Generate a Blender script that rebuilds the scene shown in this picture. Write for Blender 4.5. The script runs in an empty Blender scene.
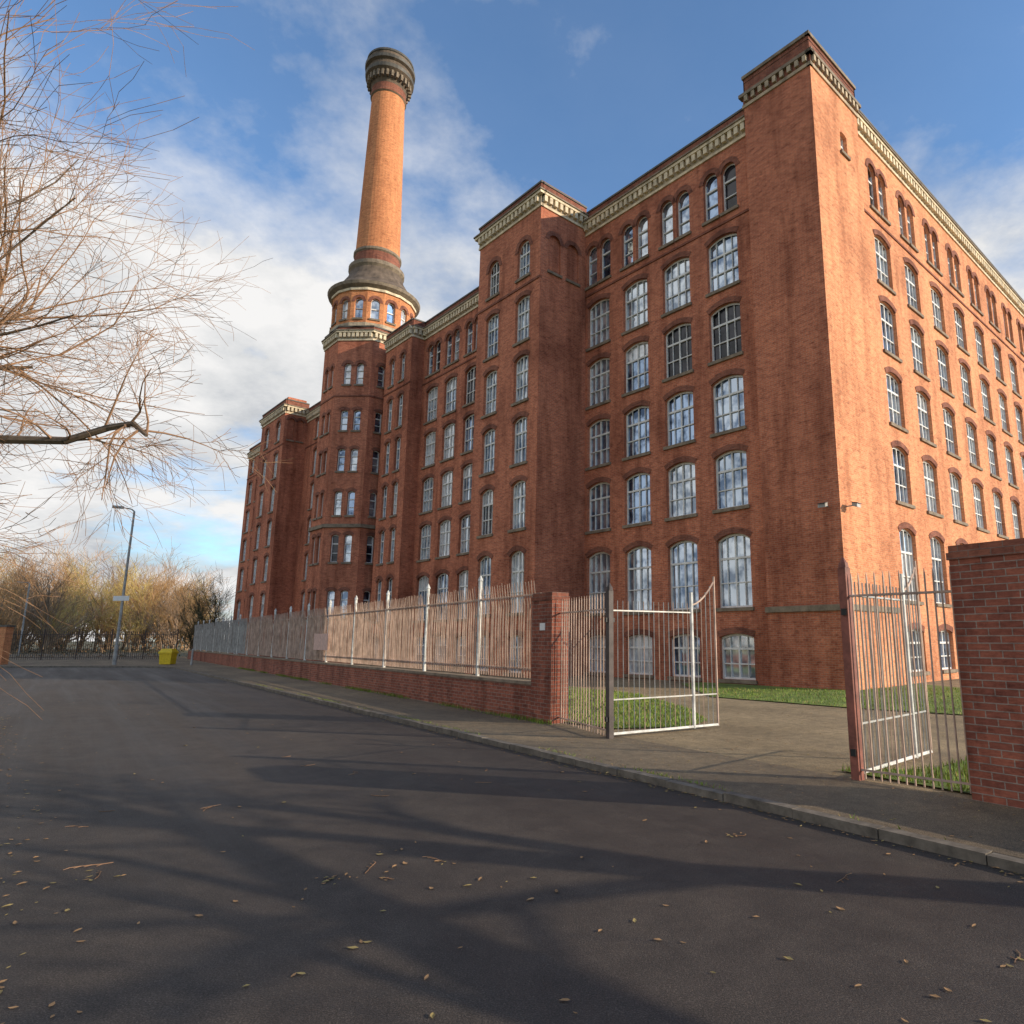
import bpy, math, random
from mathutils import Vector, Quaternion
random.seed(7)
sc=bpy.context.scene

# ---------------------------------------------------------------- materials
def newmat(name):
    m=bpy.data.materials.new(name); m.use_nodes=True
    nt=m.node_tree; b=nt.nodes['Principled BSDF']
    return m,nt,b
def N(nt,t,**kw):
    n=nt.nodes.new(t)
    for k,v in kw.items():
        if k in n.inputs: n.inputs[k].default_value=v
        else: setattr(n,k,v)
    return n
def ramp(nt,src,stops):
    r=nt.nodes.new('ShaderNodeValToRGB'); e=r.color_ramp.elements
    while len(e)<len(stops): e.new(0.5)
    for i,(p,c) in enumerate(stops):
        e[i].position=p; e[i].color=(c[0],c[1],c[2],1)
    nt.links.new(src,r.inputs[0]); return r.outputs[0]
def mixc(nt,mode,fac,a,b):
    m=nt.nodes.new('ShaderNodeMix'); m.data_type='RGBA'; m.blend_type=mode
    for idx,val in ((0,fac),(6,a),(7,b)):
        if hasattr(val,'is_linked'): nt.links.new(val,m.inputs[idx])
        elif idx==0: m.inputs[0].default_value=val
        else: m.inputs[idx].default_value=(val[0],val[1],val[2],1)
    return m.outputs[2]
def pos(nt): return nt.nodes.new('ShaderNodeNewGeometry').outputs['Position']
def noise(nt,vec,scale,detail=5,rough=.55,stretch=None):
    if stretch:
        mp=nt.nodes.new('ShaderNodeMapping'); mp.inputs['Scale'].default_value=stretch
        nt.links.new(vec,mp.inputs[0]); vec=mp.outputs[0]
    n=N(nt,'ShaderNodeTexNoise',Scale=scale,Detail=detail,Roughness=rough)
    nt.links.new(vec,n.inputs['Vector']); return n.outputs[0]
def bump(nt,b,h,strength=.3,dist=.02):
    bp=N(nt,'ShaderNodeBump',Strength=strength,Distance=dist)
    nt.links.new(h,bp.inputs['Height']); nt.links.new(bp.outputs[0],b.inputs['Normal'])

def brickmat(name,c1,c2,mortar,dirt=.5,grime=(.42,.36,.36)):
    m,nt,b=newmat(name)
    uv=nt.nodes.new('ShaderNodeUVMap').outputs[0]
    br=nt.nodes.new('ShaderNodeTexBrick')
    br.inputs['Scale'].default_value=1; br.inputs['Brick Width'].default_value=.235
    br.inputs['Row Height'].default_value=.078; br.inputs['Mortar Size'].default_value=.007
    br.inputs['Mortar Smooth'].default_value=.3
    br.inputs['Color1'].default_value=(*c1,1); br.inputs['Color2'].default_value=(*c2,1)
    br.inputs['Mortar'].default_value=(*mortar,1); br.inputs['Bias'].default_value=-.1
    nt.links.new(uv,br.inputs['Vector'])
    P=pos(nt)
    n1=ramp(nt,noise(nt,P,.3,7,.65),[(.32,(.55,.50,.50)),(.48,(.95,.92,.92)),(.62,(1.05,1.02,1.0)),(.75,(1.25,1.2,1.1))])
    c=mixc(nt,'MULTIPLY',dirt,br.outputs['Color'],n1)
    n2=ramp(nt,noise(nt,P,1.1,6,.7,(1,1,.13)),[(.36,grime),(.54,(1,1,1))])
    c=mixc(nt,'MULTIPLY',dirt*.8,c,n2)
    n4=ramp(nt,noise(nt,uv,2.6,5,.75,(1,2.2,1)),[(.34,(.50,.46,.48)),(.47,(1,1,1)),(.6,(1,1,1)),(.72,(1.5,1.4,1.25))])
    c=mixc(nt,'MULTIPLY',.75,c,n4)
    n3=ramp(nt,noise(nt,uv,9,4,.8,(1,3,1)),[(.3,(.6,.58,.58)),(.7,(1.4,1.36,1.3))])
    c=mixc(nt,'MULTIPLY',.8,c,n3)
    nt.links.new(c,b.inputs['Base Color']); b.inputs['Roughness'].default_value=.9
    b.inputs['Specular IOR Level'].default_value=.2
    inv=N(nt,'ShaderNodeMath',operation='SUBTRACT'); inv.inputs[0].default_value=1
    nt.links.new(br.outputs['Fac'],inv.inputs[1]); bump(nt,b,inv.outputs[0],.5,.01)
    return m
BRICK=brickmat('red_brick',(.60,.215,.12),(.42,.13,.075),(.46,.31,.23),.85)
BRICKLIT=brickmat('sunlit_gable_brick',(.82,.36,.18),(.64,.245,.12),(.60,.42,.28),.7,(.5,.43,.41))  # same mill brick, lightened: sunlight on the gable side put into the colour
BRICKO=brickmat('orange_brick',(.74,.31,.135),(.58,.215,.095),(.42,.28,.17),.5)
BRICKD=brickmat('dark_brick',(.32,.125,.08),(.22,.085,.06),(.24,.16,.13),.8)
BRICKW=brickmat('wall_brick',(.36,.125,.08),(.22,.078,.056),(.32,.26,.22),.85)

def plain(name,col,rough=.7,var=.35,scale=8,metal=0,spec=.4):
    m,nt,b=newmat(name); P=pos(nt)
    n=noise(nt,P,scale,5,.65)
    lo=[x*(1-var) for x in col]; hi=[min(1,x*(1+var*.5)) for x in col]
    nt.links.new(ramp(nt,n,[(.3,lo),(.68,hi)]),b.inputs['Base Color'])
    b.inputs['Roughness'].default_value=rough; b.inputs['Metallic'].default_value=metal
    b.inputs['Specular IOR Level'].default_value=spec
    return m
STONE=plain('cream_stone',(.72,.60,.42),.85,.45,2.5)
STONEG=plain('buff_stone',(.46,.37,.26),.85,.5,2)
LEAD=plain('roof_lead',(.10,.09,.075),.6,.5,1.5)
CAPM=plain('sooty_stone',(.15,.11,.08),.85,.6,1.5)
SILL=plain('sill_stone',(.25,.195,.14),.85,.45,3)
FRAME=plain('window_frame_paint',(.76,.75,.72),.5,.25,4)
RUBBLE=plain('roof_felt',(.10,.10,.10),.9)
WPOST=plain('post_paint',(.66,.65,.61),.5,.45,5)
RAIL=plain('rusty_railing_paint',(.50,.35,.27),.6,.5,3)
GALV=plain('galvanised_steel',(.36,.35,.33),.5,.45,4,.2)
DARKP=plain('dark_post_paint',(.075,.055,.05),.6,.5,6)
REDP=plain('red_post_paint',(.25,.085,.06),.6,.5,6)
BLACK=plain('black_plastic',(.02,.02,.02),.5)
YELLOW=plain('yellow_plastic',(.75,.52,.02),.5,.2)
WHITE=plain('white_sign',(.75,.74,.72),.5,.1)
PINKS=plain('faded_board',(.62,.42,.36),.6,.3)
KERB=plain('kerb_concrete',(.17,.145,.115),.9,.55,5)
BARK=plain('bark',(.14,.10,.07),.9,.5,6)
TWIG=plain('twig_bark',(.30,.17,.095),.9,.4,3)
TWIGF=plain('far_twig',(.46,.27,.12),.9,.5,.15)
TWIGG=plain('far_twig_grey',(.28,.19,.12),.9,.5,.15)
TWIGY=plain('far_twig_yellow',(.50,.38,.13),.9,.5,.15)
TWIGD=plain('evergreen',(.06,.065,.03),.9,.4,.2)
LEAFB=plain('dead_leaf',(.38,.22,.10),.8,.5,9)
LEAFY=plain('ochre_leaf',(.36,.27,.10),.8,.5,1)

def glassmat(name,lo,hi,metal,rough=.05):
    m,nt,b=newmat(name); P=pos(nt)
    n=noise(nt,P,1.3,3,.6)
    nt.links.new(ramp(nt,n,[(.40,lo),(.56,hi)]),b.inputs['Base Color'])
    b.inputs['Metallic'].default_value=metal; b.inputs['Roughness'].default_value=rough
    bump(nt,b,noise(nt,P,.9,2,.5),.14,.05)
    return m
GL=[glassmat('window_glass_a',(.14,.20,.30),(.52,.60,.70),.8),
    glassmat('window_glass_b',(.24,.29,.36),(.66,.72,.78),.7),
    glassmat('window_glass_c',(.05,.08,.14),(.34,.45,.62),.85),
    glassmat('window_glass_d',(.45,.47,.50),(.76,.78,.80),.4,.15)]
GDARK=glassmat('window_glass_dark',(.012,.014,.018),(.05,.05,.06),.2)

def asphalt(name,base,brown,rough=.8,sc=1,wet=0,bs=.5):
    m,nt,b=newmat(name); P=pos(nt)
    fine=noise(nt,P,110,3,.8); mid=noise(nt,P,3*sc,7,.7); big=noise(nt,P,.28,5,.6)
    c=ramp(nt,big,[(.35,base),(.65,brown)])
    c=mixc(nt,'MULTIPLY',.7,c,ramp(nt,mid,[(.3,(.62,.62,.63)),(.7,(1.30,1.27,1.22))]))
    vo=N(nt,'ShaderNodeTexVoronoi',Scale=75); nt.links.new(P,vo.inputs['Vector'])
    c=mixc(nt,'MULTIPLY',.95,c,ramp(nt,fine,[(.32,(.35,.35,.35)),(.5,(1,1,1)),(.68,(2.3,2.2,2.1))]))
    c=mixc(nt,'MULTIPLY',.6,c,ramp(nt,vo.outputs['Distance'],[(.0,(1.5,1.48,1.45)),(.55,(.6,.6,.6))]))
    mp=nt.nodes.new('ShaderNodeMapping'); mp.inputs['Rotation'].default_value=(0,0,math.radians(-128.5)); nt.links.new(P,mp.inputs[0])
    st=noise(nt,mp.outputs[0],1.0,5,.65,(.06,1.2,1))
    c=mixc(nt,'MULTIPLY',.5,c,ramp(nt,st,[(.36,(.74,.74,.76)),(.62,(1.2,1.18,1.14))]))
    nt.links.new(c,b.inputs['Base Color'])
    if wet:
        r=ramp(nt,st,[(.38,(rough-.10,)*3),(.62,(rough+.08,)*3)])
        nt.links.new(r,b.inputs['Roughness'])
    else: b.inputs['Roughness'].default_value=rough
    b.inputs['Specular IOR Level'].default_value=.3
    bump(nt,b,fine,bs,.01)
    return m
ROAD=asphalt('road_asphalt',(.056,.048,.043),(.078,.065,.056),.70,1,1,.6)
PAVE=asphalt('pavement_asphalt',(.15,.12,.085),(.25,.195,.125),.88,2)
DRIVE=asphalt('drive_asphalt',(.24,.185,.11),(.34,.265,.16),.9,1.5)
def grassmat():
    m,nt,b=newmat('grass'); P=pos(nt)
    c=ramp(nt,noise(nt,P,1.2,6,.7),[(.3,(.06,.10,.015)),(.55,(.15,.21,.03)),(.75,(.26,.24,.07))])
    nt.links.new(c,b.inputs['Base Color']); b.inputs['Roughness'].default_value=.9
    return m
GRASS=grassmat()
BLADE=plain('grass_blade',(.20,.28,.035),.8,.5,3)
GROUND=plain('ground_earth',(.12,.11,.06),.95,.4,.3)
LINE=plain('worn_line_paint',(.36,.31,.16),.85,.7,16)

# ---------------------------------------------------------------- mesh builder
class MB:
    def __init__(s): s.v=[];s.f=[];s.m=[];s.mats=[]
    def mi(s,mat):
        if mat not in s.mats: s.mats.append(mat)
        return s.mats.index(mat)
    def face(s,pts,mat):
        b=len(s.v); s.v.extend([tuple(p) for p in pts]); s.f.append(tuple(range(b,b+len(pts)))); s.m.append(s.mi(mat))
    def box(s,c,ax,ay,az,mat):
        c=Vector(c);ax=Vector(ax);ay=Vector(ay);az=Vector(az); b=len(s.v)
        for k in (-1,1):
            for x,y in ((-1,-1),(1,-1),(1,1),(-1,1)): s.v.append(tuple(c+ax*x+ay*y+az*k))
        m=s.mi(mat)
        for q in ((0,3,2,1),(4,5,6,7),(0,1,5,4),(1,2,6,5),(2,3,7,6),(3,0,4,7)):
            s.f.append(tuple(b+i for i in q)); s.m.append(m)
    def tube(s,p0,p1,r0,r1,n,mat,cap=True):
        p0=Vector(p0);p1=Vector(p1);d=(p1-p0)
        if d.length<1e-6: return
        d.normalize(); a=d.orthogonal().normalized(); c=d.cross(a); b=len(s.v)
        for p,r in ((p0,r0),(p1,r1)):
            for i in range(n):
                t=2*math.pi*i/n; s.v.append(tuple(p+(a*math.cos(t)+c*math.sin(t))*r))
        m=s.mi(mat)
        for i in range(n):
            j=(i+1)%n; s.f.append((b+i,b+j,b+n+j,b+n+i)); s.m.append(m)
        if cap:
            s.f.append(tuple(b+n+i for i in range(n))); s.m.append(m)
            s.f.append(tuple(b+i for i in reversed(range(n)))); s.m.append(m)
    def lathe(s,cx,cy,prof,n,off=0):
        rings=[]
        for r,z,_ in prof:
            b=len(s.v)
            for i in range(n):
                t=2*math.pi*i/n+off; s.v.append((cx+r*math.cos(t),cy+r*math.sin(t),z))
            rings.append(b)
        for k in range(len(prof)-1):
            m=s.mi(prof[k][2]); a=rings[k]; c=rings[k+1]
            for i in range(n):
                j=(i+1)%n; s.f.append((a+i,a+j,c+j,c+i)); s.m.append(m)
    def build(s,name,parent=None,smooth=False,lathe_uv=None):
        me=bpy.data.meshes.new(name); me.from_pydata(s.v,[],s.f)
        for m in s.mats: me.materials.append(m)
        me.polygons.foreach_set('material_index',s.m)
        uv=me.uv_layers.new(name='UVMap')
        data=[0.0]*(2*len(me.loops))
        for p in me.polygons:
            n=p.normal
            if abs(n.z)<.7:
                l=math.hypot(n.x,n.y); tx,ty=-n.y/l,n.x/l
                if lathe_uv:
                    cx,cy,rr=lathe_uv
                    c=p.center; base=math.atan2(c.y-cy,c.x-cx)
                for li in p.loop_indices:
                    co=me.vertices[me.loops[li].vertex_index].co
                    if lathe_uv:
                        t=math.atan2(co.y-cy,co.x-cx)
                        if t-base>math.pi: t-=2*math.pi
                        if base-t>math.pi: t+=2*math.pi
                        data[2*li]=t*rr
                    else: data[2*li]=co.x*tx+co.y*ty
                    data[2*li+1]=co.z
            else:
                for li in p.loop_indices:
                    co=me.vertices[me.loops[li].vertex_index].co
                    data[2*li]=co.x; data[2*li+1]=co.y
        uv.data.foreach_set('uv',data)
        if smooth: me.polygons.foreach_set('use_smooth',[True]*len(me.polygons))
        me.update()
        o=bpy.data.objects.new(name,me); sc.collection.objects.link(o)
        if parent: o.parent=parent
        return o
def empty(name):
    e=bpy.data.objects.new(name,None); sc.collection.objects.link(e); return e
def poly(name,pts,z,mat,parent=None):
    mb=MB(); mb.face([(x,y,z) for x,y in pts],mat); return mb.build(name,parent)

# ---------------------------------------------------------------- building frame
C=(8.41,23.29); Ld=(-.690,.724); Rd=(.724,.690)
def W(a,b): return (C[0]+Ld[0]*a+Rd[0]*b, C[1]+Ld[1]*a+Rd[1]*b)
nF=(-Rd[0],-Rd[1]); nG=(-Ld[0],-Ld[1])

walls=MB(); glass=MB(); frames=MB(); trim=MB()
def archz(uc,w,zt,rise,u):
    a=w/2; R=(a*a+rise*rise)/(2*rise); return zt-R+math.sqrt(max(0,R*R-(u-uc)**2))
def wall(O,d,n,u0,u1,z0,z1,cols=(),rows=(),mat=None,depth=.26,gl=True,nx=2,ny=3,blind=False,header=True,seg=8):
    mat=mat or BRICK
    P=lambda u,z,dp=0:(O[0]+d[0]*u-n[0]*dp,O[1]+d[1]*u-n[1]*dp,z)
    cur=u0
    for uc,w in sorted(cols):
        a=uc-w/2;b=uc+w/2
        if a-cur>1e-4: walls.face([P(cur,z0),P(a,z0),P(a,z1),P(cur,z1)],mat)
        cur=b
        us=[a+(b-a)*i/seg for i in range(seg+1)]
        low=None
        for zb,zt,rise in list(rows)+[(z1,None,None)]:
            if low is None: walls.face([P(a,z0),P(b,z0),P(b,zb),P(a,zb)],mat)
            else:
                for i in range(seg):
                    walls.face([P(us[i],low[i]),P(us[i+1],low[i+1]),P(us[i+1],zb),P(us[i],zb)],mat)
            if zt is None: break
            low=[archz(uc,w,zt,rise,u) for u in us]
            out=[(a,zb),(b,zb)]+[(us[i],low[i]) for i in range(seg,-1,-1)]
            for i in range(len(out)):
                p=out[i];q=out[(i+1)%len(out)]
                walls.face([P(p[0],p[1]),P(q[0],q[1]),P(q[0],q[1],depth),P(p[0],p[1],depth)],mat)
            if blind:
                walls.face([P(x,z,depth) for x,z in out],mat)
            else:
                g=random.choices(GL+[GDARK],[4,3,4,1.6,.8])[0]
                zm=zb+(zt-zb)*(2/3 if ny==3 else .5)
                if zm<low[0]-.02:
                    j1=random.uniform(-.02,.02); j2=random.uniform(-.02,.02); k1=random.uniform(-.006,.006)
                    glass.face([P(x,z,depth-.03+j1*(x-uc)+k1*(z-zm)) for x,z in ((a,zb),(b,zb),(b,zm),(a,zm))],g)
                    g2=g if random.random()<.65 else random.choice(GL)
                    glass.face([P(x,z,depth-.034+j2*(x-uc)) for x,z in [(a,zm),(b,zm)]+out[2:]],g2)
                else: glass.face([P(x,z,depth-.03) for x,z in out],g)
                ft=.075 if w>1 else .06; f0=depth-.10; f1=depth-.02; fm=(f0+f1)/2; fh=(f1-f0)/2
                def bar(x0,x1,za,zc):
                    cx=(x0+x1)/2; cz=(za+zc)/2; c=P(cx,cz,fm)
                    frames.box(c,(d[0]*(x1-x0)/2,d[1]*(x1-x0)/2,0),(n[0]*fh,n[1]*fh,0),(0,0,(zc-za)/2),FRAME)
                bar(a,a+ft,zb,low[0]); bar(b-ft,b,zb,low[0]); bar(a+ft,b-ft,zb,zb+ft)
                for i in range(seg):
                    frames.face([P(us[i],low[i],f0),P(us[i+1],low[i+1],f0),P(us[i+1],low[i+1]-ft*1.2,f0),P(us[i],low[i]-ft*1.2,f0)],FRAME)
                for i in range(1,nx):
                    x=a+(b-a)*i/nx; bar(x-.03,x+.03,zb+ft,archz(uc,w,zt,rise,x)-ft)
                if nx==2 and w>1:   # slim secondary glazing bars
                    for f in (.25,.75):
                        x=a+(b-a)*f; bar(x-.011,x+.011,zb+ft,archz(uc,w,zt,rise,x)-ft*.9)
                for j in range(1,ny):
                    z=zb+(zt-zb)*j/ny; t=.042 if (j==ny-1 or ny==2) else .022
                    if z<low[0]+.05:
                        for i in range(nx):
                            x0=a+(b-a)*i/nx+(.03 if i else ft); x1=a+(b-a)*(i+1)/nx-(.03 if i<nx-1 else ft)
                            cx=(x0+x1)/2; c=P(cx,z,fm-.003)
                            frames.box(c,(d[0]*(x1-x0)/2,d[1]*(x1-x0)/2,0),(n[0]*fh,n[1]*fh,0),(0,0,t),FRAME)
            if header:
                th=.24
                def o(j):
                    u=us[j]; z=low[j]
                    R=(w*w/4+rise*rise)/(2*rise); cz=zt-R; vx=u-uc; vz=z-cz; l=math.hypot(vx,vz)
                    return (uc+vx*(l+th)/l, cz+vz*(l+th)/l)
                for i in range(seg):
                    p,q=o(i),o(i+1)
                    trim.face([P(us[i],low[i],-.025),P(us[i+1],low[i+1],-.025),P(q[0],q[1],-.025),P(p[0],p[1],-.025)],BRICKD)
                    trim.face([P(p[0],p[1],-.025),P(q[0],q[1],-.025),P(q[0],q[1],0),P(p[0],p[1],0)],BRICKD)
                    trim.face([P(us[i],low[i],-.025),P(us[i+1],low[i+1],-.025),P(us[i+1],low[i+1],.05),P(us[i],low[i],.05)],BRICKD)
            c=P(uc,zb-.07,.0)
            trim.box(c,(d[0]*(w/2+.08),d[1]*(w/2+.08),0),(n[0]*.09,n[1]*.09,0),(0,0,.068),SILL)
    if u1-cur>1e-4: walls.face([P(cur,z0),P(u1,z0),P(u1,z1),P(cur,z1)],mat)
def slab(O,d,n,u0,u1,z0,z1,proj,mat,e0=0,e1=0,back=.12):
    u0-=e0;u1+=e1
    c=(O[0]+d[0]*(u0+u1)/2+n[0]*(proj-back)/2,O[1]+d[1]*(u0+u1)/2+n[1]*(proj-back)/2,(z0+z1)/2)
    h=(proj+back)/2
    trim.box(c,(d[0]*(u1-u0)/2,d[1]*(u1-u0)/2,0),(n[0]*h,n[1]*h,0),(0,0,(z1-z0)/2),mat)
def cornice(O,d,n,u0,u1,z,top,m1=None,e0=0,e1=0):
    m1=m1 or STONE
    slab(O,d,n,u0,u1,z,z+.12,.07,STONE,e0*.07,e1*.07)
    L=u1-u0; k=max(1,int(round(L/.34)))
    slab(O,d,n,u0,u1,z+.122,z+.60,.045,STONEG,e0*.045,e1*.045)
    for i in range(k):
        u=u0+(i+.5)*L/k
        c=(O[0]+d[0]*u+n[0]*.12,O[1]+d[1]*u+n[1]*.12,z+.42)
        trim.box(c,(d[0]*.095,d[1]*.095,0),(n[0]*.09,n[1]*.09,0),(0,0,.17),m1)
    slab(O,d,n,u0,u1,z+.60,z+.74,.24,m1,e0*.24,e1*.24)
    slab(O,d,n,u0,u1,z+.742,z+.82,.30,SILL,e0*.30,e1*.30)
    slab(O,d,n,u0,u1,z+.822,top-.1,.05,BRICKD,e0*.05,e1*.05)
    slab(O,d,n,u0,u1,top-.1,top,.10,LEAD,e0*.10,e1*.10)

ROWS=[(.25,2.0,.15),(3.0,5.95,.25),(7.0,9.4,.22),(10.25,12.65,.22),(13.45,15.9,.22),(16.65,19.15,.22)]
def section(a0,a1,b,cols,w,top,pair=True,nx=2,ny=3,zb=0):
    O=W(0,b); zc=top-1.4
    wall(O,Ld,nF,a0,a1,zb,19.6,[(c,w) for c in cols],ROWS,nx=nx,ny=ny)
    if pair:
        cc=[]
        for c in cols: cc+= [(c-.5,.78),(c+.5,.78)]
        wall(O,Ld,nF,a0,a1,19.6,zc,cc,[(20.15,22.45,.37)],nx=1,ny=3)
    else:
        wall(O,Ld,nF,a0,a1,19.6,zc,[(c,w*.85) for c in cols],[(20.15,22.3,w*.4)],nx=nx,ny=3)
    cornice(O,Ld,nF,a0,a1,zc,top)
    slab(O,Ld,nF,a0,a1,19.62,19.72,.05,BRICKD)
section(2.9,13.3,0,[4.5,7.1,9.7,12.3],1.62,24.6)
section(18.85,30.6,0,[21.6,24.2,26.75,29.2],1.55,24.5)
section(30.6,34.6,-1.0,[31.9,33.5],.8,24.5,pair=False)
section(34.6,52.8,0,[43,45.4,47.8,50.2],1.1,23.6,pair=False)
section(59.4,70.5,0,[61.2,63.8,66.4,69],1.3,23.3,pair=False)
def stair_tower(a0,a1,p,cols,top,w=1.2):
    O=W(0,-p); zc=top-1.7
    wall(O,Ld,nF,a0,a1,0,19.6,[(c,w) for c in cols],ROWS)
    wall(O,Ld,nF,a0,a1,19.6,zc,[(c,w*.9) for c in cols],[(20.2,22.3,w*.45)])
    cornice(O,Ld,nF,a0,a1,zc,top-.3,e0=1,e1=1)
    for a,nn in ((a0,nG),(a1,(-nG[0],-nG[1]))):
        O2=W(a,-p)
        wall(O2,Rd,nn,0,p,0,19.6)
        wall(O2,Rd,nn,0,p,19.6,zc,[(p*.3,p*.26),(p*.7,p*.26)],[(20.2,22.3,p*.12)],blind=True,header=True,depth=.12)
        cornice(O2,Rd,nn,.0,p,zc,top-.3)
    slab(O,Ld,nF,a0+.2,a1-.2,top-.3,top,-.2,BRICK,back=p-.2)
    slab(O,Ld,nF,a0,a1,19.62,19.74,.05,BRICKD)
    q=[W(a0,-p),W(a1,-p),W(a1,0),W(a0,0)]
    trim.face([(x,y,top-.35) for x,y in q],RUBBLE)
stair_tower(13.3,18.85,3.1,[14.7,17.4],25.3)
stair_tower(52.8,59.4,2.1,[54.4,57.6],24.4)
wall(W(30.6,-1),Rd,nG,0,1,0,23.1); wall(W(34.6,-1),Rd,(-nG[0],-nG[1]),0,1,0,23.1)
cornice(W(30.6,-1),Rd,nG,0,1,23.1,24.5)
# corner pavilion
pr=.22
O=W(0,-pr); wall(O,Ld,nF,-pr,2.9,0,24.6)
wall(W(2.9,-pr),Rd,(-nG[0],-nG[1]),0,pr,0,24.6)
O2=W(-pr,0)
wall(O2,Rd,nG,-pr,3.8,0,20.9,mat=BRICKLIT); wall(O2,Rd,nG,-pr,3.8,20.9,24.6,[(2.3,.6)],[(21.7,22.7,.08)],nx=1,ny=2,header=False,mat=BRICKLIT)
wall(W(-pr,3.8),Ld,Rd,0,pr,0,24.6)
for (OO,dd,nn,u0,u1) in ((W(0,-pr),Ld,nF,-pr,2.9),(W(-pr,0),Rd,nG,-pr,3.8)):
    slab(OO,dd,nn,u0,u1,24.35,24.5,.06,STONEG,.06 ,.06)
    slab(OO,dd,nn,u0,u1,24.502,24.85,.03,BRICKD,.03,.03)
    k=int((u1-u0)/.33)
    for i in range(k):
        u=u0+(i+.5)*(u1-u0)/k
        trim.box((OO[0]+dd[0]*u+nn[0]*.09,OO[1]+dd[1]*u+nn[1]*.09,24.7),(dd[0]*.08,dd[1]*.08,0),(nn[0]*.06,nn[1]*.06,0),(0,0,.14),STONEG)
    slab(OO,dd,nn,u0,u1,24.85,25.0,.17,SILL,.17,.17)
    slab(OO,dd,nn,u0+.05,u1-.05,25.002,25.8,-.02,BRICKD)
    slab(OO,dd,nn,u0,u1,25.8,25.95,.05,SILL,.05,.05)
    slab(OO,dd,nn,u0,u1,2.75,2.95,.09,SILL,.0,.05)
for f in ((2.9,-pr,Rd,(-nG[0],-nG[1]),4.0),(-pr,3.8,Ld,Rd,3.1)):
    OO=W(f[0],f[1]); wall(OO,f[2],f[3],0,f[4],24.4,25.85,mat=BRICKD)
q=[W(-pr,-pr),W(2.9,-pr),W(2.9,3.8),W(-pr,3.8)]
trim.face([(x,y,25.6) for x,y in q],RUBBLE)
# gable facade
colsR=[5.95+3.2*i for i in range(14)]
O=W(0,0)
wall(O,Rd,nG,3.8,50,0,20.1,[(c,1.6) for c in colsR],[(.5,2.2,.15),(3.3,6.3,.25),(7.35,9.8,.22),(10.7,13.1,.22),(13.95,16.4,.22),(17.2,19.6,.22)],mat=BRICKLIT)
cc=[]
for c in colsR: cc+=[(c-.52,.8),(c+.52,.8)]
wall(O,Rd,nG,3.8,50,20.1,23.9,cc,[(20.75,23.05,.38)],nx=1,mat=BRICKLIT)
cornice(O,Rd,nG,3.8,50,23.9,25.3)
slab(O,Rd,nG,3.8,50,20.12,20.22,.05,BRICKD)
wall(W(70.5,0),Rd,Ld,0,20,0,23.3); wall(W(0,20),Ld,Rd,20,70.5,0,23.3); wall(W(0,50),Ld,Rd,0,20,0,24.6); wall(W(20,20),Rd,Ld,0,30,0,24.6)
for q,z in (([W(0,0),W(30.6,0),W(30.6,20),W(0,20)],24.0),([W(30.6,-1),W(34.6,-1),W(34.6,20),W(30.6,20)],23.9),([W(34.6,0),W(70.5,0),W(70.5,20),W(34.6,20)],22.9),([W(0,20),W(20,20),W(20,50),W(0,50)],24.3)):
    trim.face([(x,y,z) for x,y in q],RUBBLE)
# octagonal stair tower
OC=W(38.45,-.5); R8=3.45
base_ang=math.atan2(nF[1],nF[0])
def facet(cx,cy,R,n,i,off):
    a0=off+2*math.pi*(i-.5)/n; a1=off+2*math.pi*(i+.5)/n
    p0=(cx+R*math.cos(a0),cy+R*math.sin(a0)); p1=(cx+R*math.cos(a1),cy+R*math.sin(a1))
    L=math.hypot(p1[0]-p0[0],p1[1]-p0[1]); d=((p1[0]-p0[0])/L,(p1[1]-p0[1])/L)
    am=(a0+a1)/2; return p0,d,(math.cos(am),math.sin(am)),L
for i in range(8):
    p0,d,n,L=facet(OC[0],OC[1],R8,8,i,base_ang)
    if i in (0,1,2,6,7):
        rr=[(3.2,5.2,.12),(7.2,9.2,.12),(10.6,12.4,.12),(13.9,15.6,.12),(17.0,18.6,.12)]
        wall(p0,d,n,0,L,0,19.6,[(L*.32,.55),(L*.68,.55)],rr,nx=1,ny=3)
        wall(p0,d,n,0,L,19.6,24.1,[(L*.32,.55),(L*.68,.55)],[(20.6,22.3,.26)],nx=1,ny=3)
    else: wall(p0,d,n,0,L,0,24.1)
    slab(p0,d,n,0,L,9.7,9.95,.14,SILL,.05,.05)
    slab(p0,d,n,0,L,19.62,19.74,.05,BRICKD,.02,.02)
    cornice(p0,d,n,0,L,24.1,25.3,e0=.41,e1=.41)
for i in range(16):
    p0,d,n,L=facet(OC[0],OC[1],3.2,16,i,base_ang)
    wall(p0,d,n,0,L,25.1,28.3,[(L*.5,.66)],[(26.0,27.7,.33)],mat=BRICKO,nx=1,ny=2)
    slab(p0,d,n,0,L,25.3,25.6,.1,STONEG,.02,.02); slab(p0,d,n,0,L,28.3,28.5,.12,STONE,.02,.02)
mill=empty('brick_mill')
trim.face([(OC[0]+3.4*math.cos(2*math.pi*i/16),OC[1]+3.4*math.sin(2*math.pi*i/16),25.2) for i in range(16)],LEAD)
walls.build('walls',mill); glass.build('window_glass',mill); frames.build('window_frames',mill); trim.build('cornices_and_sills',mill)
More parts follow.
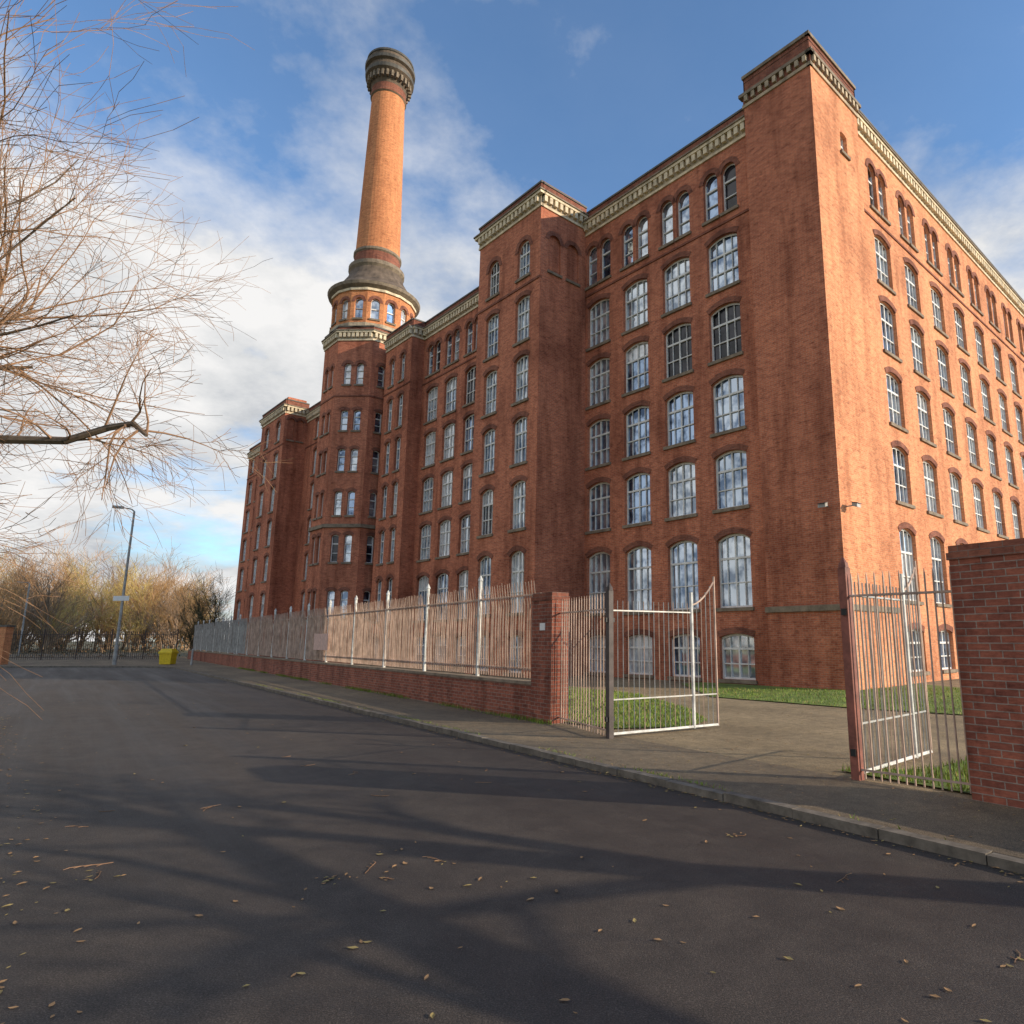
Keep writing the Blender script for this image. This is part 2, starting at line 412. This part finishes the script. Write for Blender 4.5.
# chimney
ch=MB(); cx,cy=OC
prof=[(3.2,28.5,SILL),(3.55,28.72,SILL),(3.62,28.95,LEAD),(3.45,29.05,CAPM),(2.75,29.7,CAPM),(2.25,30.5,CAPM),(2.05,31.1,SILL),(2.2,31.3,SILL),(2.2,31.6,BRICKD),(1.85,31.8,BRICKD),(1.8,32.6,SILL),(1.9,32.7,SILL),(1.9,32.9,BRICKO),(1.76,33.0,BRICKO),
 (1.38,47.7,BRICKO),(1.37,47.8,SILL),(1.50,47.9,BRICKD),(1.50,48.1,SILL),(1.40,48.2,BRICKD),(1.42,48.7,CAPM),(1.52,49.0,CAPM),(1.76,49.55,CAPM),(2.02,49.75,LEAD),(2.06,50.05,LEAD),(1.88,50.12,CAPM),(1.88,50.5,CAPM),(2.10,50.62,LEAD),(2.12,50.9,LEAD),(1.95,51.0,CAPM),(1.93,51.3,LEAD),(2.0,51.35,LEAD),(1.98,51.55,LEAD),(1.5,51.6,BLACK),(1.4,49.5,BLACK)]
ch.lathe(cx,cy,prof,40)
for i in range(28):
    t=2*math.pi*i/28; c,s=math.cos(t),math.sin(t)
    ch.box((cx+1.74*c,cy+1.74*s,49.3),(c*.13,s*.13,0),(-s*.09,c*.09,0),(0,0,.27),SILL)
ch.build('factory_chimney',lathe_uv=(cx,cy,1.6))
def floodlight(name,p,n):
    mb=MB(); x,y,z=p
    mb.box((x+n[0]*.15,y+n[1]*.15,z),(n[0]*.15,n[1]*.15,0),(-n[1]*.02,n[0]*.02,0),(0,0,.02),GALV)
    mb.box((x+n[0]*.36,y+n[1]*.36,z),(n[0]*.09,n[1]*.09,-.03),(-n[1]*.14,n[0]*.14,0),(0,0,.06),GALV)
    mb.box((x+n[0]*.36,y+n[1]*.36,z+.08),(n[0]*.12,n[1]*.12,-.03),(-n[1]*.16,n[0]*.16,0),(0,0,.012),DARKP)
    mb.build(name,mill)
x,y=W(.25,-pr); floodlight('floodlight_a',(x,y,6.4),nF)
x,y=W(-pr,.25); floodlight('floodlight_b',(x,y,6.4),nG)

# ---------------------------------------------------------------- ground, road
S=(-.622,.783); Nn=(.783,.622)
def SP(t,c): return (S[0]*t+Nn[0]*c, S[1]*t+Nn[1]*c)
WA=(-1.0,14.1); Wd=(-.605,.796); Wn=(.796,.605)
def WP(t,c=0): return (WA[0]+Wd[0]*t+Wn[0]*c, WA[1]+Wd[1]*t+Wn[1]*c)
poly('ground',[(-900,-900),(900,-900),(900,900),(-900,900)],-.06,GROUND)
poly('road',[(-90,-25),(14,-25),SP(-25,6.2),SP(60,6.2),(-60,62),(-90,60)],0,ROAD)
kp=[SP(-22,5.95),SP(49.0,5.95)]
e=kp[-1]
kp+=[(e[0]-.9,e[1]+.9),(e[0]-2.2,e[1]+1.7),(e[0]-4,e[1]+2.2),(e[0]-9,e[1]+2.4),(e[0]-20,e[1]+1.5),(e[0]-60,e[1]-6)]
kerb=MB()
def kerbline(pts,side=1,h=.085):
    for (x0,y0),(x1,y1) in zip(pts[:-1],pts[1:]):
        L=math.hypot(x1-x0,y1-y0); d=((x1-x0)/L,(y1-y0)/L); n=(d[1]*side,-d[0]*side)
        k=max(1,int(round(L/.91)))
        for i in range(k):
            u=(i+.5)*L/k; hh=h+random.uniform(-.008,.008)
            j=random.uniform(-.008,.008)
            kerb.box((x0+d[0]*u+n[0]*(.065+j),y0+d[1]*u+n[1]*(.065+j),hh/2-.03),(d[0]*(L/k/2-.005),d[1]*(L/k/2-.005),0),(n[0]*.065,n[1]*.065,0),(0,0,hh/2+.03),KERB)
kerbline(kp,1)
lk=[(-3.1+.6624*14,3.4-.749*14),(-3.1,3.4),(-10.0,11.2),(-20.3,22.4),(-24,25.4),(-30,27),(-60,27)]
kerbline(lk,-1)
kerb.build('kerb')
def off(pts,c,side):
    out=[]
    for i,(x,y) in enumerate(pts):
        a=pts[max(0,i-1)];b=pts[min(len(pts)-1,i+1)]
        L=math.hypot(b[0]-a[0],b[1]-a[1]); out.append((x+(b[1]-a[1])/L*c*side,y-(b[0]-a[0])/L*c*side))
    return out
ko=off(kp,.125,1)
poly('pavement',ko+[(-95,64),(-60,90),WP(70,0),WP(-40,0)],.08,PAVE)
lo=off(lk,.125,-1)
poly('pavement',lo+[(-60,24),(-30,24),(-21.3,20),(-11.8,9),(-4.9,1.0),(4,-9)],.08,PAVE)
poly('verge',[(4,-9),(-4.9,1.0),(-11.8,9),(-21.3,20),(-30,24),(-60,24),(-80,-30),(4,-30)],.07,GRASS)
poly('driveway',[WP(-45,.0),WP(70,.0),W(72,0),W(0,0),W(0,60),(80,40),(60,-20)],.076,DRIVE)
g1=[WP(58,.2),WP(1,.2),WP(-1.4,.5),(1.75,13.6),(2.25,14.6),(2.2,17.0),(1.2,21.5),(-2.2,26.8),(-10,35.5),(-22,48),(-38,66)]
poly('lawn',g1,.10,GRASS)
g2=[(3.3,20.6),(6.3,17.2),(9.5,14.6),(14,18.5),W(-.3,5),W(-.3,-.3),W(6,-.3),W(6,-1.6)]
poly('lawn',g2,.10,GRASS)
g3=[WP(-8.9,.2),WP(-6.4,.25),(4.3,9.2),(5.8,10.4),(9,11.4),(14,8),(14,0),WP(-14,.2)]
poly('lawn',g3,.10,GRASS)
def inside(p,pl):
    x,y=p;c=False;j=len(pl)-1
    for i in range(len(pl)):
        if (pl[i][1]>y)!=(pl[j][1]>y) and x<(pl[j][0]-pl[i][0])*(y-pl[i][1])/(pl[j][1]-pl[i][1])+pl[i][0]: c=not c
        j=i
    return c
gb=MB()
def blade(x,y,h,z=.09,w=.011):
    t=random.uniform(0,6.28);hh=h*random.uniform(.5,1.3); l=random.uniform(-.04,.04)
    gb.face([(x-w*math.cos(t),y-w*math.sin(t),z),(x+w*math.cos(t),y+w*math.sin(t),z),(x+l,y+l*.7,z+.01+hh)],BLADE if random.random()<.8 else LEAFY)
def blades(pl,bbox,n,h):
    k=0
    while k<n:
        x=random.uniform(bbox[0],bbox[1]);y=random.uniform(bbox[2],bbox[3])
        if not inside((x,y),pl): continue
        k+=1; blade(x,y,h)
blades(g1,(-3,2.5,12.5,23),12000,.06)
blades(g2,(3,14,14,24),8000,.06)
blades(g3,(3,8,5,12),7000,.08)
for i in range(6000):
    t=random.uniform(-.1,34); 
    if math.sin(t*1.7)+math.sin(t*.63+1)<random.uniform(-1,1.2): continue
    x,y=WP(t,-abs(random.gauss(0,.07))); blade(x,y,.08,.078,.008)
for i in range(2500):
    t=random.uniform(-6,30)
    if math.sin(t*2.3)+math.sin(t*.9+2)<random.uniform(-.6,1.6): continue
    x,y=SP(t,6.09+abs(random.gauss(0,.03))); blade(x,y,.035,.078,.006)
gb.build('grass')
mb=MB()
a=off(lk[:4],.20,1); b=off(lk[:4],.27,1)
for i in range(3): mb.face([(*a[i],.004),(*a[i+1],.004),(*b[i+1],.004),(*b[i],.004)],LINE)
mb.build('road_marking')
lv=MB()
def leaf(x,y,z,s):
    t=random.uniform(0,6.28); c,si=math.cos(t),math.sin(t)
    def q(u,v,h): return (x+(u*c-v*si)*s,y+(u*si+v*c)*s,z+h*s)
    m=random.choice([LEAFB,LEAFB,LEAFY])
    k=random.uniform(.05,.3); w1=random.uniform(.3,.55); w2=random.uniform(.3,.55)
    lv.face([q(-1,0,.1),q(-.2,-w1,k),q(.5,-w1*.7,k*.6),q(0,0,.05)],m); lv.face([q(0,0,.05),q(.5,-w1*.7,k*.6),q(1,0,.2),q(.45,w2*.8,k)],m); lv.face([q(0,0,.05),q(.45,w2*.8,k),q(-.2,w2,k*.7),q(-1,0,.1)],m)
def twig(x,y,z,L):
    t=random.uniform(0,6.28); p=Vector((x,y,z))
    for i in range(4):
        t+=random.uniform(-.5,.5); q=p+Vector((math.cos(t),math.sin(t),0))*L/4; lv.tube(p,q,.004,.003,3,TWIG,False)
        if random.random()<.6: lv.tube(q,q+Vector((math.cos(t+.8),math.sin(t+.8),0))*L*.2,.003,.002,3,TWIG,False)
        p=q
for i in range(110):
    t=random.uniform(0,1)**1.5*24; c=random.uniform(-.4,5.8)
    x,y=SP(t+1.5,c); leaf(x,y,.005,random.uniform(.015,.042))
for i in range(50):
    x=random.uniform(-2.5,3.2); y=random.uniform(2.9,6); leaf(x,y,.005,random.uniform(.012,.038))
for k in range(9):
    x0=random.uniform(-4,2.5); y0=random.uniform(3.2,7)
    if x0*Nn[0]+y0*Nn[1]>5.5 or x0*Nn[0]+y0*Nn[1]<0: continue
    for i in range(random.randint(3,8)): leaf(x0+random.gauss(0,.07),y0+random.gauss(0,.05),.005,random.uniform(.01,.03))
    if random.random()<.6: twig(x0,y0,.006,random.uniform(.1,.22))
for i in range(14):
    x,y=SP(random.uniform(3,12),random.uniform(0,5)); twig(x,y,.006,random.uniform(.1,.3))
for i in range(260):
    t=random.uniform(0,1)**1.3*22-1; x=-2.85-.6624*t+random.gauss(.0,.22); y=3.62+.749*t+random.gauss(.0,.2)
    leaf(x,y,.005,random.uniform(.012,.035))
for i in range(1100):
    x,y=SP(random.uniform(-6,40),5.95-abs(random.gauss(0,.09))-.01); leaf(x,y,.005,random.uniform(.010,.028))
for i in range(1600):
    t=random.uniform(-8,30); c=8.0-abs(random.gauss(0,.5)) if random.random()<.6 else random.uniform(6.1,8)
    x,y=SP(t,c); leaf(x,y,.084,random.uniform(.010,.026))
for i in range(1100):
    x=random.uniform(-1,8);y=random.uniform(9,20); leaf(x,y,.084,random.uniform(.012,.03))
lv.build('fallen_leaves')

# ---------------------------------------------------------------- street walls, piers, railings
def obox(mb,t0,t1,c0,c1,z0,z1,mat):
    x,y=WP((t0+t1)/2,(c0+c1)/2)
    mb.box((x,y,(z0+z1)/2),(Wd[0]*(t1-t0)/2,Wd[1]*(t1-t0)/2,0),(Wn[0]*(c1-c0)/2,Wn[1]*(c1-c0)/2,0),(0,0,(z1-z0)/2),mat)
def pier(name,t0,t1,c0,c1,h):
    mb=MB(); obox(mb,t0,t1,c0,c1,0,h-.16,BRICKW); obox(mb,t0-.02,t1+.02,c0-.02,c1+.02,h-.16,h-.08,BRICKD); obox(mb,t0-.0,t1+.0,c0-.0,c1+.0,h-.08,h,BRICKD)
    return mb.build(name)
p=pier('brick_gate_pier',0,.78,0,.42,2.74)
mb=MB(); obox(mb,.25,.45,-.012,-.002,1.95,2.1,WHITE); mb.build('plaque',p)
pier('brick_gate_pier',-9.3,-8.2,0,.45,2.8)
def lowwall(name,t0,t1):
    mb=MB(); obox(mb,t0,t1,.06,.36,0,.80,BRICKW); t=t0
    while t<t1-.01:
        e=min(t+.6,t1); obox(mb,t+.003,e-.003,.03+random.uniform(-.004,.004),.39,.80,.865+random.uniform(-.004,.004),SILL); t=e
    return mb.build(name)
lowwall('brick_wall',.785,60); lowwall('brick_wall',-15,-9.305)
def fence(name,t0,t1,step,zb,zt,phase=0,matp=WPOST):
    mb=MB(); c=.2
    t=t0+phase; posts=[]
    while t<t1+.01:
        x,y=WP(t,c); mb.tube((x,y,zb),(x,y,zt+.18),.05,.05,8,matp); mb.tube((x,y,zt+.18),(x,y,zt+.24),.07,.05,8,matp); mb.tube((x,y,zt+.24),(x,y,zt+.32),.05,.01,8,matp)
        posts.append(t); t+=step
    for z in (zb+.25,zt-.3): obox(mb,t0,t1,c+.015,c+.055,z-.025,z+.025,RAIL)
    t=t0+.1
    while t<t1:
        if min(abs(t-q) for q in posts)>.08:
            j=random.uniform(-.02,.02); pts=[]
            bow=random.uniform(.02,.05)
            for f in (0,.25,.5,.75,1.0):
                zz=zb+.05+(zt-zb-.05)*f+ (random.uniform(-.03,.03) if f==1 else 0)
                cc=c-.01-bow*math.sin(f*math.pi)*1.0-(.09 if f==1 else 0)
                X,Y=WP(t+j*f,cc); pts.append((X,Y,zz))
            m=RAIL if t<34 else GALV
            for q0,q1 in zip(pts[:-1],pts[1:]): mb.tube(q0,q1,.019,.019 if q1 is not pts[-1] else .008,4,m,False)
        t+=.12
    return mb.build(name)
fence('railing_fence',.8,58,3.3,.87,3.05,2.85)
mb=MB(); obox(mb,16.2,18.2,.02,.04,1.35,2.0,PINKS); mb.build('notice_board')

def leaf_gate(name,P0,P1,h0,h1,col,nb):
    mb=MB(); P0=Vector((*P0,0));P1=Vector((*P1,0)); d=P1-P0; L=d.length; d.normalize(); n=Vector((-d.y,d.x,0))
    def top(u):
        f=u/L; return h0 if f<.72 else h0+(h1-h0)*((f-.72)/.28)**2
    def bar(u0,z0,u1,z1,r,m=col,k=4): mb.tube(P0+d*u0+Vector((0,0,z0)),P0+d*u1+Vector((0,0,z1)),r,r,k,m)
    bar(.06,.12,.06,top(0)+.02,.026); bar(L,.12,L,h1+.05,.022,RAIL,6); bar(L*.76,.12,L*.76,top(L*.76)+.2,.034,WPOST,8)
    bar(.06,.15,L,.15,.028,WPOST); bar(.06,.72,L,.72,.017); bar(.06,h0-.18,L*.76,h0-.18,.017)
    for i in range(5):
        a=L*(.76+.24*i/5);b=L*(.76+.24*(i+1)/5); bar(a,top(a)-.05,b,top(b)-.05,.02,RAIL)
    for i in range(1,nb):
        u=.06+(L-.06)*i/nb; bar(u,.15,u,top(u),.0105,col if i%3 else RAIL)
    for z in (.4,2.1): mb.box(P0+Vector((0,0,z)),d*.09,n*.03,Vector((0,0,.04)),BLACK)
    return mb.build(name)
PL=(.17,12.1); PR=(3.14,8.62)
leaf_gate('metal_gate',PL,(2.28,13.48),2.45,2.95,GALV,21)
leaf_gate('metal_gate',PR,(4.85,10.30),2.5,2.9,GALV,21)
def gpost(name,p,h,m,r):
    mb=MB(); mb.box((p[0],p[1],h/2),(Wd[0]*r,Wd[1]*r,0),(Wn[0]*r,Wn[1]*r,0),(0,0,h/2),m)
    mb.tube((p[0],p[1],h),(p[0],p[1],h+.07),r*1.25,r*1.1,8,m); mb.tube((p[0],p[1],h+.07),(p[0],p[1],h+.14),r*.9,.01,8,m)
    return mb.build(name)
gpost('gate_post',PL,2.62,DARKP,.05); gpost('gate_post',PR,2.66,REDP,.055)
def panel(name,a,b,h,sp,m):
    mb=MB(); A=Vector((*a,0));B=Vector((*b,0)); d=(B-A);L=d.length;d.normalize()
    for z in (.2,h-.2): mb.tube(A+Vector((0,0,z)),B+Vector((0,0,z)),.018,.018,4,m)
    k=int(L/sp)
    for i in range(1,k):
        u=L*i/k; j=random.uniform(-.012,.012); mb.tube(A+d*u+Vector((0,0,.1)),A+d*(u+j)+Vector((0,0,h)),.0115,.0115,5,m); mb.tube(A+d*(u+j)+Vector((0,0,h)),A+d*(u+j)+Vector((0,0,h+.09)),.013,.003,5,m)
    return mb.build(name)
panel('metal_railing',WP(0,.2),PL,2.5,.12,RAIL)
panel('metal_railing',PR,WP(-8.2,.2),2.5,.095,RAIL)

# ---------------------------------------------------------------- street lamp, bin, far fence
def lamp(p,h):
    mb=MB(); x,y=p
    mb.tube((x,y,.08),(x,y,1.4),.13,.13,10,GALV); mb.tube((x,y,1.4),(x,y,h),.10,.065,10,GALV)
    mb.tube((x,y,h),(x-.15,y-.1,h+.15),.05,.045,8,GALV); mb.tube((x-.15,y-.1,h+.15),(x-.6,y-.5,h+.2),.045,.04,8,GALV)
    mb.box((x-.75,y-.62,h+.2),(.26,.21,.0),(-.11,.13,0),(0,0,.07),GALV)
    mb.box((x-.75,y-.62,h+.118),(.20,.16,.0),(-.06,.08,0),(0,0,.012),WHITE)
    o=mb.build('street_lamp')
    mb=MB(); mb.box((x-.02,y-.14,4.6),(.62,-.1,0),(.004,.02,0),(0,0,.17),WHITE); mb.build('sign_plate',o)
lamp((-33.4,47.2),10.8)
mb=MB(); x,y=(-30.0,47.6)
def ring(cx,cy,w,dp,z): return [(cx-w,cy-dp,z),(cx+w,cy-dp,z),(cx+w,cy+dp,z),(cx-w,cy+dp,z)]
lev=[(.38,.30,.10),(.42,.34,.8),(.47,.39,.82),(.47,.39,.92),(.34,.22,1.15)]
for (a,b,c),(a2,b2,c2) in zip(lev[:-1],lev[1:]):
    r0=ring(x,y,a,b,c);r1=ring(x,y,a2,b2,c2)
    for i in range(4): mb.face([r0[i],r0[(i+1)%4],r1[(i+1)%4],r1[i]],YELLOW)
mb.face(ring(x,y,.34,.22,1.15),YELLOW)
mb.build('grit_bin')
mb=MB()
fa=(-37.5,60.5); fb=(-75,52)
L=math.hypot(fb[0]-fa[0],fb[1]-fa[1]); k=int(L/.16)
for i in range(k+1):
    x=fa[0]+(fb[0]-fa[0])*i/k; y=fa[1]+(fb[1]-fa[1])*i/k
    r=.05 if i%16==0 else .02; mb.tube((x,y,.1),(x,y,2.5 if i%16 else 2.7),r,r,4,DARKP)
for z in (.3,2.2): mb.tube((*fa,z),(*fb,z),.035,.035,4,DARKP)
mb.build('railing_fence')
mb=MB(); mb.box((-42.2,47.6,1.3),(.9,0,0),(0,.3,0),(0,0,1.35),BRICKO); mb.box((-42.2,47.6,2.7),(.97,0,0),(0,.37,0),(0,0,.06),KERB); mb.build('brick_pier')
def pole(name,p,h,r):
    mb=MB(); mb.tube((*p,.0),(*p,h),r,r*.7,8,GALV); mb.tube((p[0],p[1],h),(p[0]-.5,p[1]-.3,h+.1),.04,.03,6,GALV); mb.box((p[0]-.7,p[1]-.4,h+.1),(.22,.13,0),(-.05,.08,0),(0,0,.05),GALV); mb.build(name)
pole('street_lamp',(-62,73),7.8,.1)
mb=MB(); mb.tube((-27.5,46.2,.08),(-27.5,46.2,1.1),.07,.06,8,GALV); mb.tube((-27.5,46.2,1.1),(-27.5,46.2,1.16),.06,.02,8,GALV); mb.build('bollard')

# ---------------------------------------------------------------- trees
def grow(mb,p,d,L,r,lev,maxlev,rng,mats,kids,up=.06,seg=4,wob=.22,minr=.004,t0=.25):
    pts=[p.copy()]; dirs=[d.copy()]; q=p.copy(); dd=d.copy()
    for i in range(seg):
        dd=(dd+Vector((rng.gauss(0,wob),rng.gauss(0,wob),rng.gauss(0,wob)*.7+up))*.5).normalized()
        q=q+dd*(L/seg); pts.append(q.copy()); dirs.append(dd.copy())
    m=mats[0] if r>.03 else mats[1]; n=7 if r>.05 else (4 if r>.015 else 3)
    for i in range(seg):
        ra=max(minr,r*(1-.7*i/seg)); rb=max(minr*.8,r*(1-.7*(i+1)/seg))
        mb.tube(pts[i],pts[i+1],ra,rb,n,m,cap=(i==seg-1))
    if lev>=maxlev: return
    for k in range(kids[lev]):
        t=rng.uniform(t0,1.0)*seg; i=min(seg-1,int(t)); f=t-i
        c=pts[i].lerp(pts[i+1],f); base=dirs[i+1]
        o=base.orthogonal().normalized(); o.rotate(Quaternion(base,rng.uniform(0,6.283)))
        ang=rng.uniform(.4,.85)
        nd=(base*math.cos(ang)+o*math.sin(ang)).normalized()
        rr=r*(1-.7*t/seg)*rng.uniform(.5,.7)
        grow(mb,c,nd,L*rng.uniform(.42,.68),max(rr,minr),lev+1,maxlev,rng,mats,kids,up,seg if lev<2 else 3,wob,minr,t0)
rng=random.Random(11)
mb=MB()
b=Vector((-15.4,10.6,0))
grow(mb,b,Vector((.02,0,1)),6.5,.26,0,0,rng,(BARK,TWIG),[0],.1,4,.06)
top=b+Vector((0,0,3.0))
heads=[((.85,-.15,.55),5.5,.12),((.95,-.25,.30),5.5,.11),((.7,-.35,1.0),6.4,.12),((.62,.1,1.1),7.2,.13),((.8,-.1,.8),6.2,.12),((.5,-.2,1.3),7.2,.12),((.9,.2,.6),5.6,.10),((-.5,.3,1),5.5,.12),((-.4,-.6,.9),5,.11),((.6,.5,.8),5.6,.11),((.98,.0,.06),4.8,.09)]
for hd,L,r in heads:
    grow(mb,top+Vector((0,0,rng.uniform(-.3,3.0))),Vector(hd).normalized(),L,r,0,3,rng,(BARK,TWIG),[10,7,6],.01,6,.36,.0045)
lp=[(-15.3,10.6,3.4),(-13.0,10.3,4.0),(-11.4,9.9,4.4),(-10.0,9.6,4.7),(-8.7,9.5,4.65),(-7.8,9.4,4.6),(-7.2,9.4,4.8),(-6.8,9.35,4.85),(-6.55,9.3,4.65)]
rs=[.14,.12,.10,.08,.065,.055,.05,.04,.025]
for i in range(len(lp)-1):
    mb.tube(lp[i],lp[i+1],rs[i],rs[i+1],7,BARK)
    for k in range(3):
        grow(mb,Vector(lp[i]).lerp(Vector(lp[i+1]),rng.random()),Vector((rng.uniform(-.2,.6),rng.uniform(-.5,.3),rng.uniform(-.9,.7))).normalized(),1.15,.018,2,4,rng,(BARK,TWIG),[7,6,5,4],-.02,4,.36,.004)
mb.build('bare_tree')
def chain(mb,pts,rs,m=BARK):
    for i in range(len(pts)-1): mb.tube(pts[i],pts[i+1],rs[i],rs[i+1],9,m)
rng=random.Random(5); mb=MB()
tr=[(10.6,3.2,.05),(10.5,3.2,1.0),(10.3,3.3,2.0),(10.2,3.2,2.9),(10.3,3.1,3.8)]
chain(mb,tr,[.34,.28,.26,.22,.13])
for hd,L,r in [((-.3,.5,.9),4.0,.13),((.5,-.2,1),3.8,.12),((-.1,-.8,.8),3.6,.10),((.1,.8,.7),3.4,.12)]:
    grow(mb,Vector(tr[3]),Vector(hd).normalized(),L,r,0,3,rng,(BARK,TWIG),[6,6,5],.04,5,.3,.008)
mb.build('bare_tree')
rng=random.Random(8); mb=MB()
tr=[(8.4,-.9,.05),(8.1,-.4,1.1),(7.8,.5,1.75),(7.5,1.4,2.2),(7.25,2.6,2.75),(7.0,3.9,3.3),(6.9,4.9,4.1)]
chain(mb,tr,[.28,.22,.18,.16,.14,.11,.07])
tr2=[(8.1,-.4,1.1),(8.2,-.3,2.4),(8.4,-.5,3.8),(8.3,-.8,5.4)]
chain(mb,tr2,[.15,.12,.09,.06])
for src,hd,L,r in [(tr[3],(-.3,.4,.9),2.2,.06),(tr[4],(-.2,.5,.8),2.6,.07),(tr[5],(.3,.6,.2),2.4,.06),(tr[6],(-.1,.5,.9),2.4,.06),(tr2[2],(.4,-.5,.8),3,.06),(tr2[3],(-.2,.3,1),2.6,.05)]:
    grow(mb,Vector(src),Vector(hd).normalized(),L,r,1,3,rng,(BARK,TWIG),[5,7,5],.03,5,.34,.008)
mb.build('bare_tree')
# distant woodland
def fartree(seed,mats,h=9,kids=(9,6,5),n=2):
    rng=random.Random(seed); mb=MB()
    for k in range(n):
        grow(mb,Vector((.15*k,0,-.1)),Vector((rng.uniform(-.15,.15),rng.uniform(-.15,.15),1)),h*(.68-.1*k),.10,0,3,rng,mats,list(kids),.22,4,.24,.010,.08)
    me=mb.build('tmp'); m=me.data; bpy.data.objects.remove(me); return m
fm=[fartree(s,(TWIGG,TWIGF)) for s in (1,2,3)]+[fartree(4,(TWIGG,TWIGG)),fartree(5,(TWIGG,TWIGY)),fartree(6,(TWIGG,TWIGG))]
fd=fartree(9,(BARK,TWIGD),8,(12,9,7))
wood=empty('distant_trees')
rng=random.Random(3)
for i in range(85):
    ang=rng.uniform(-50,-30); dist=rng.uniform(115,165)
    x=dist*math.sin(math.radians(ang)); y=dist*math.cos(math.radians(ang))
    o=bpy.data.objects.new('tree_part',rng.choice(fm)); sc.collection.objects.link(o); o.parent=wood
    o.location=(x,y,-.1); s=rng.uniform(.7,1.2)*dist/92; o.scale=(s*1.2,s*1.2,s); o.rotation_euler=(0,0,rng.uniform(0,6.3))
for x,y,s in ((-42,73,.95),(-45.5,76,.85)):
    o=bpy.data.objects.new('evergreen_part',fd); sc.collection.objects.link(o); o.parent=wood; o.location=(x,y,0); o.scale=(s,s,s)
mb=MB()
for i in range(9000):
    f=rng.random(); x=-38-50*f+rng.uniform(-1,1); y=66-7*f+rng.uniform(0,6); z=abs(rng.gauss(0,.8)); s=.10
    if i>5000:
        x=-60-70*f; y=105-35*f+rng.uniform(0,8); z=abs(rng.gauss(0,1.6)); s=.2
    v=[Vector((rng.uniform(-1,1),rng.uniform(-1,1),rng.uniform(-1,1)))*s for _ in range(3)]
    mb.face([Vector((x,y,z))+q for q in v],rng.choice([LEAFB,TWIGD,TWIGF]))
mb.build('undergrowth')

# ---------------------------------------------------------------- light, sky
el=math.radians(17); tv=Vector((-1,.25,0)).normalized()
sund=Vector((-tv.x*math.cos(el),-tv.y*math.cos(el),math.sin(el)))
sl=bpy.data.lights.new('sun','SUN'); sl.energy=5.0; sl.angle=math.radians(.5); sl.color=(1,.84,.64)
so=bpy.data.objects.new('sun',sl); sc.collection.objects.link(so); so.rotation_euler=sund.to_track_quat('Z','Y').to_euler()
w=bpy.data.worlds.new('World'); sc.world=w; w.use_nodes=True; nt=w.node_tree; bg=nt.nodes['Background']
sky=nt.nodes.new('ShaderNodeTexSky'); sky.sky_type='NISHITA'; sky.sun_disc=False
sky.sun_elevation=el; sky.sun_rotation=math.atan2(sund.x,sund.y); sky.air_density=1.0; sky.dust_density=.4; sky.ozone_density=1.5
tc=nt.nodes.new('ShaderNodeTexCoord'); sep=nt.nodes.new('ShaderNodeSeparateXYZ'); nt.links.new(tc.outputs['Generated'],sep.inputs[0])
def M(op,a,b=None):
    n=nt.nodes.new('ShaderNodeMath'); n.operation=op
    for i,v in enumerate((a,b)):
        if v is None: continue
        if isinstance(v,(int,float)): n.inputs[i].default_value=v
        else: nt.links.new(v,n.inputs[i])
    return n.outputs[0]
zz=M('ADD',M('MAXIMUM',sep.outputs[2],0.0),.25)
cxn=nt.nodes.new('ShaderNodeCombineXYZ'); nt.links.new(M('DIVIDE',sep.outputs[0],zz),cxn.inputs[0]); nt.links.new(M('DIVIDE',sep.outputs[1],zz),cxn.inputs[1]); cxn.inputs[2].default_value=1.3
n1=noise(nt,cxn.outputs[0],.95,10,.56); n2=noise(nt,cxn.outputs[0],2.6,8,.6)
bias=M('ADD',M('MULTIPLY',sep.outputs[0],-.12),M('MULTIPLY',M('SUBTRACT',.85,sep.outputs[2]),.045))
dens=M('ADD',M('ADD',M('MULTIPLY',n1,.72),M('MULTIPLY',n2,.28)),bias)
mask=ramp(nt,dens,[(.445,(.04,.04,.04)),(.50,(.5,.5,.5)),(.565,(1,1,1))])
n3=noise(nt,cxn.outputs[0],1.9,9,.62)
shade=ramp(nt,n3,[(.36,(4.7,5.0,5.5)),(.49,(7.4,7.5,7.6)),(.60,(9.3,9.2,9.1))])
skyb=mixc(nt,'MULTIPLY',1.0,sky.outputs[0],(1.5,2.0,2.45))
final=mixc(nt,'MIX',mask,skyb,shade)
nt.links.new(final,bg.inputs['Color']); bg.inputs['Strength'].default_value=.1

# ---------------------------------------------------------------- camera
cam=bpy.data.cameras.new('camera'); co=bpy.data.objects.new('camera',cam); sc.collection.objects.link(co)
cam.sensor_width=36; cam.lens=670/1024*36; cam.shift_x=-88/1024; cam.clip_end=3000; cam.clip_start=.05
co.location=(0,0,1.75); co.rotation_euler=(math.radians(90+10.81),0,0)
sc.camera=co
sc.view_settings.view_transform='Standard'; sc.view_settings.look='None'; sc.view_settings.exposure=0
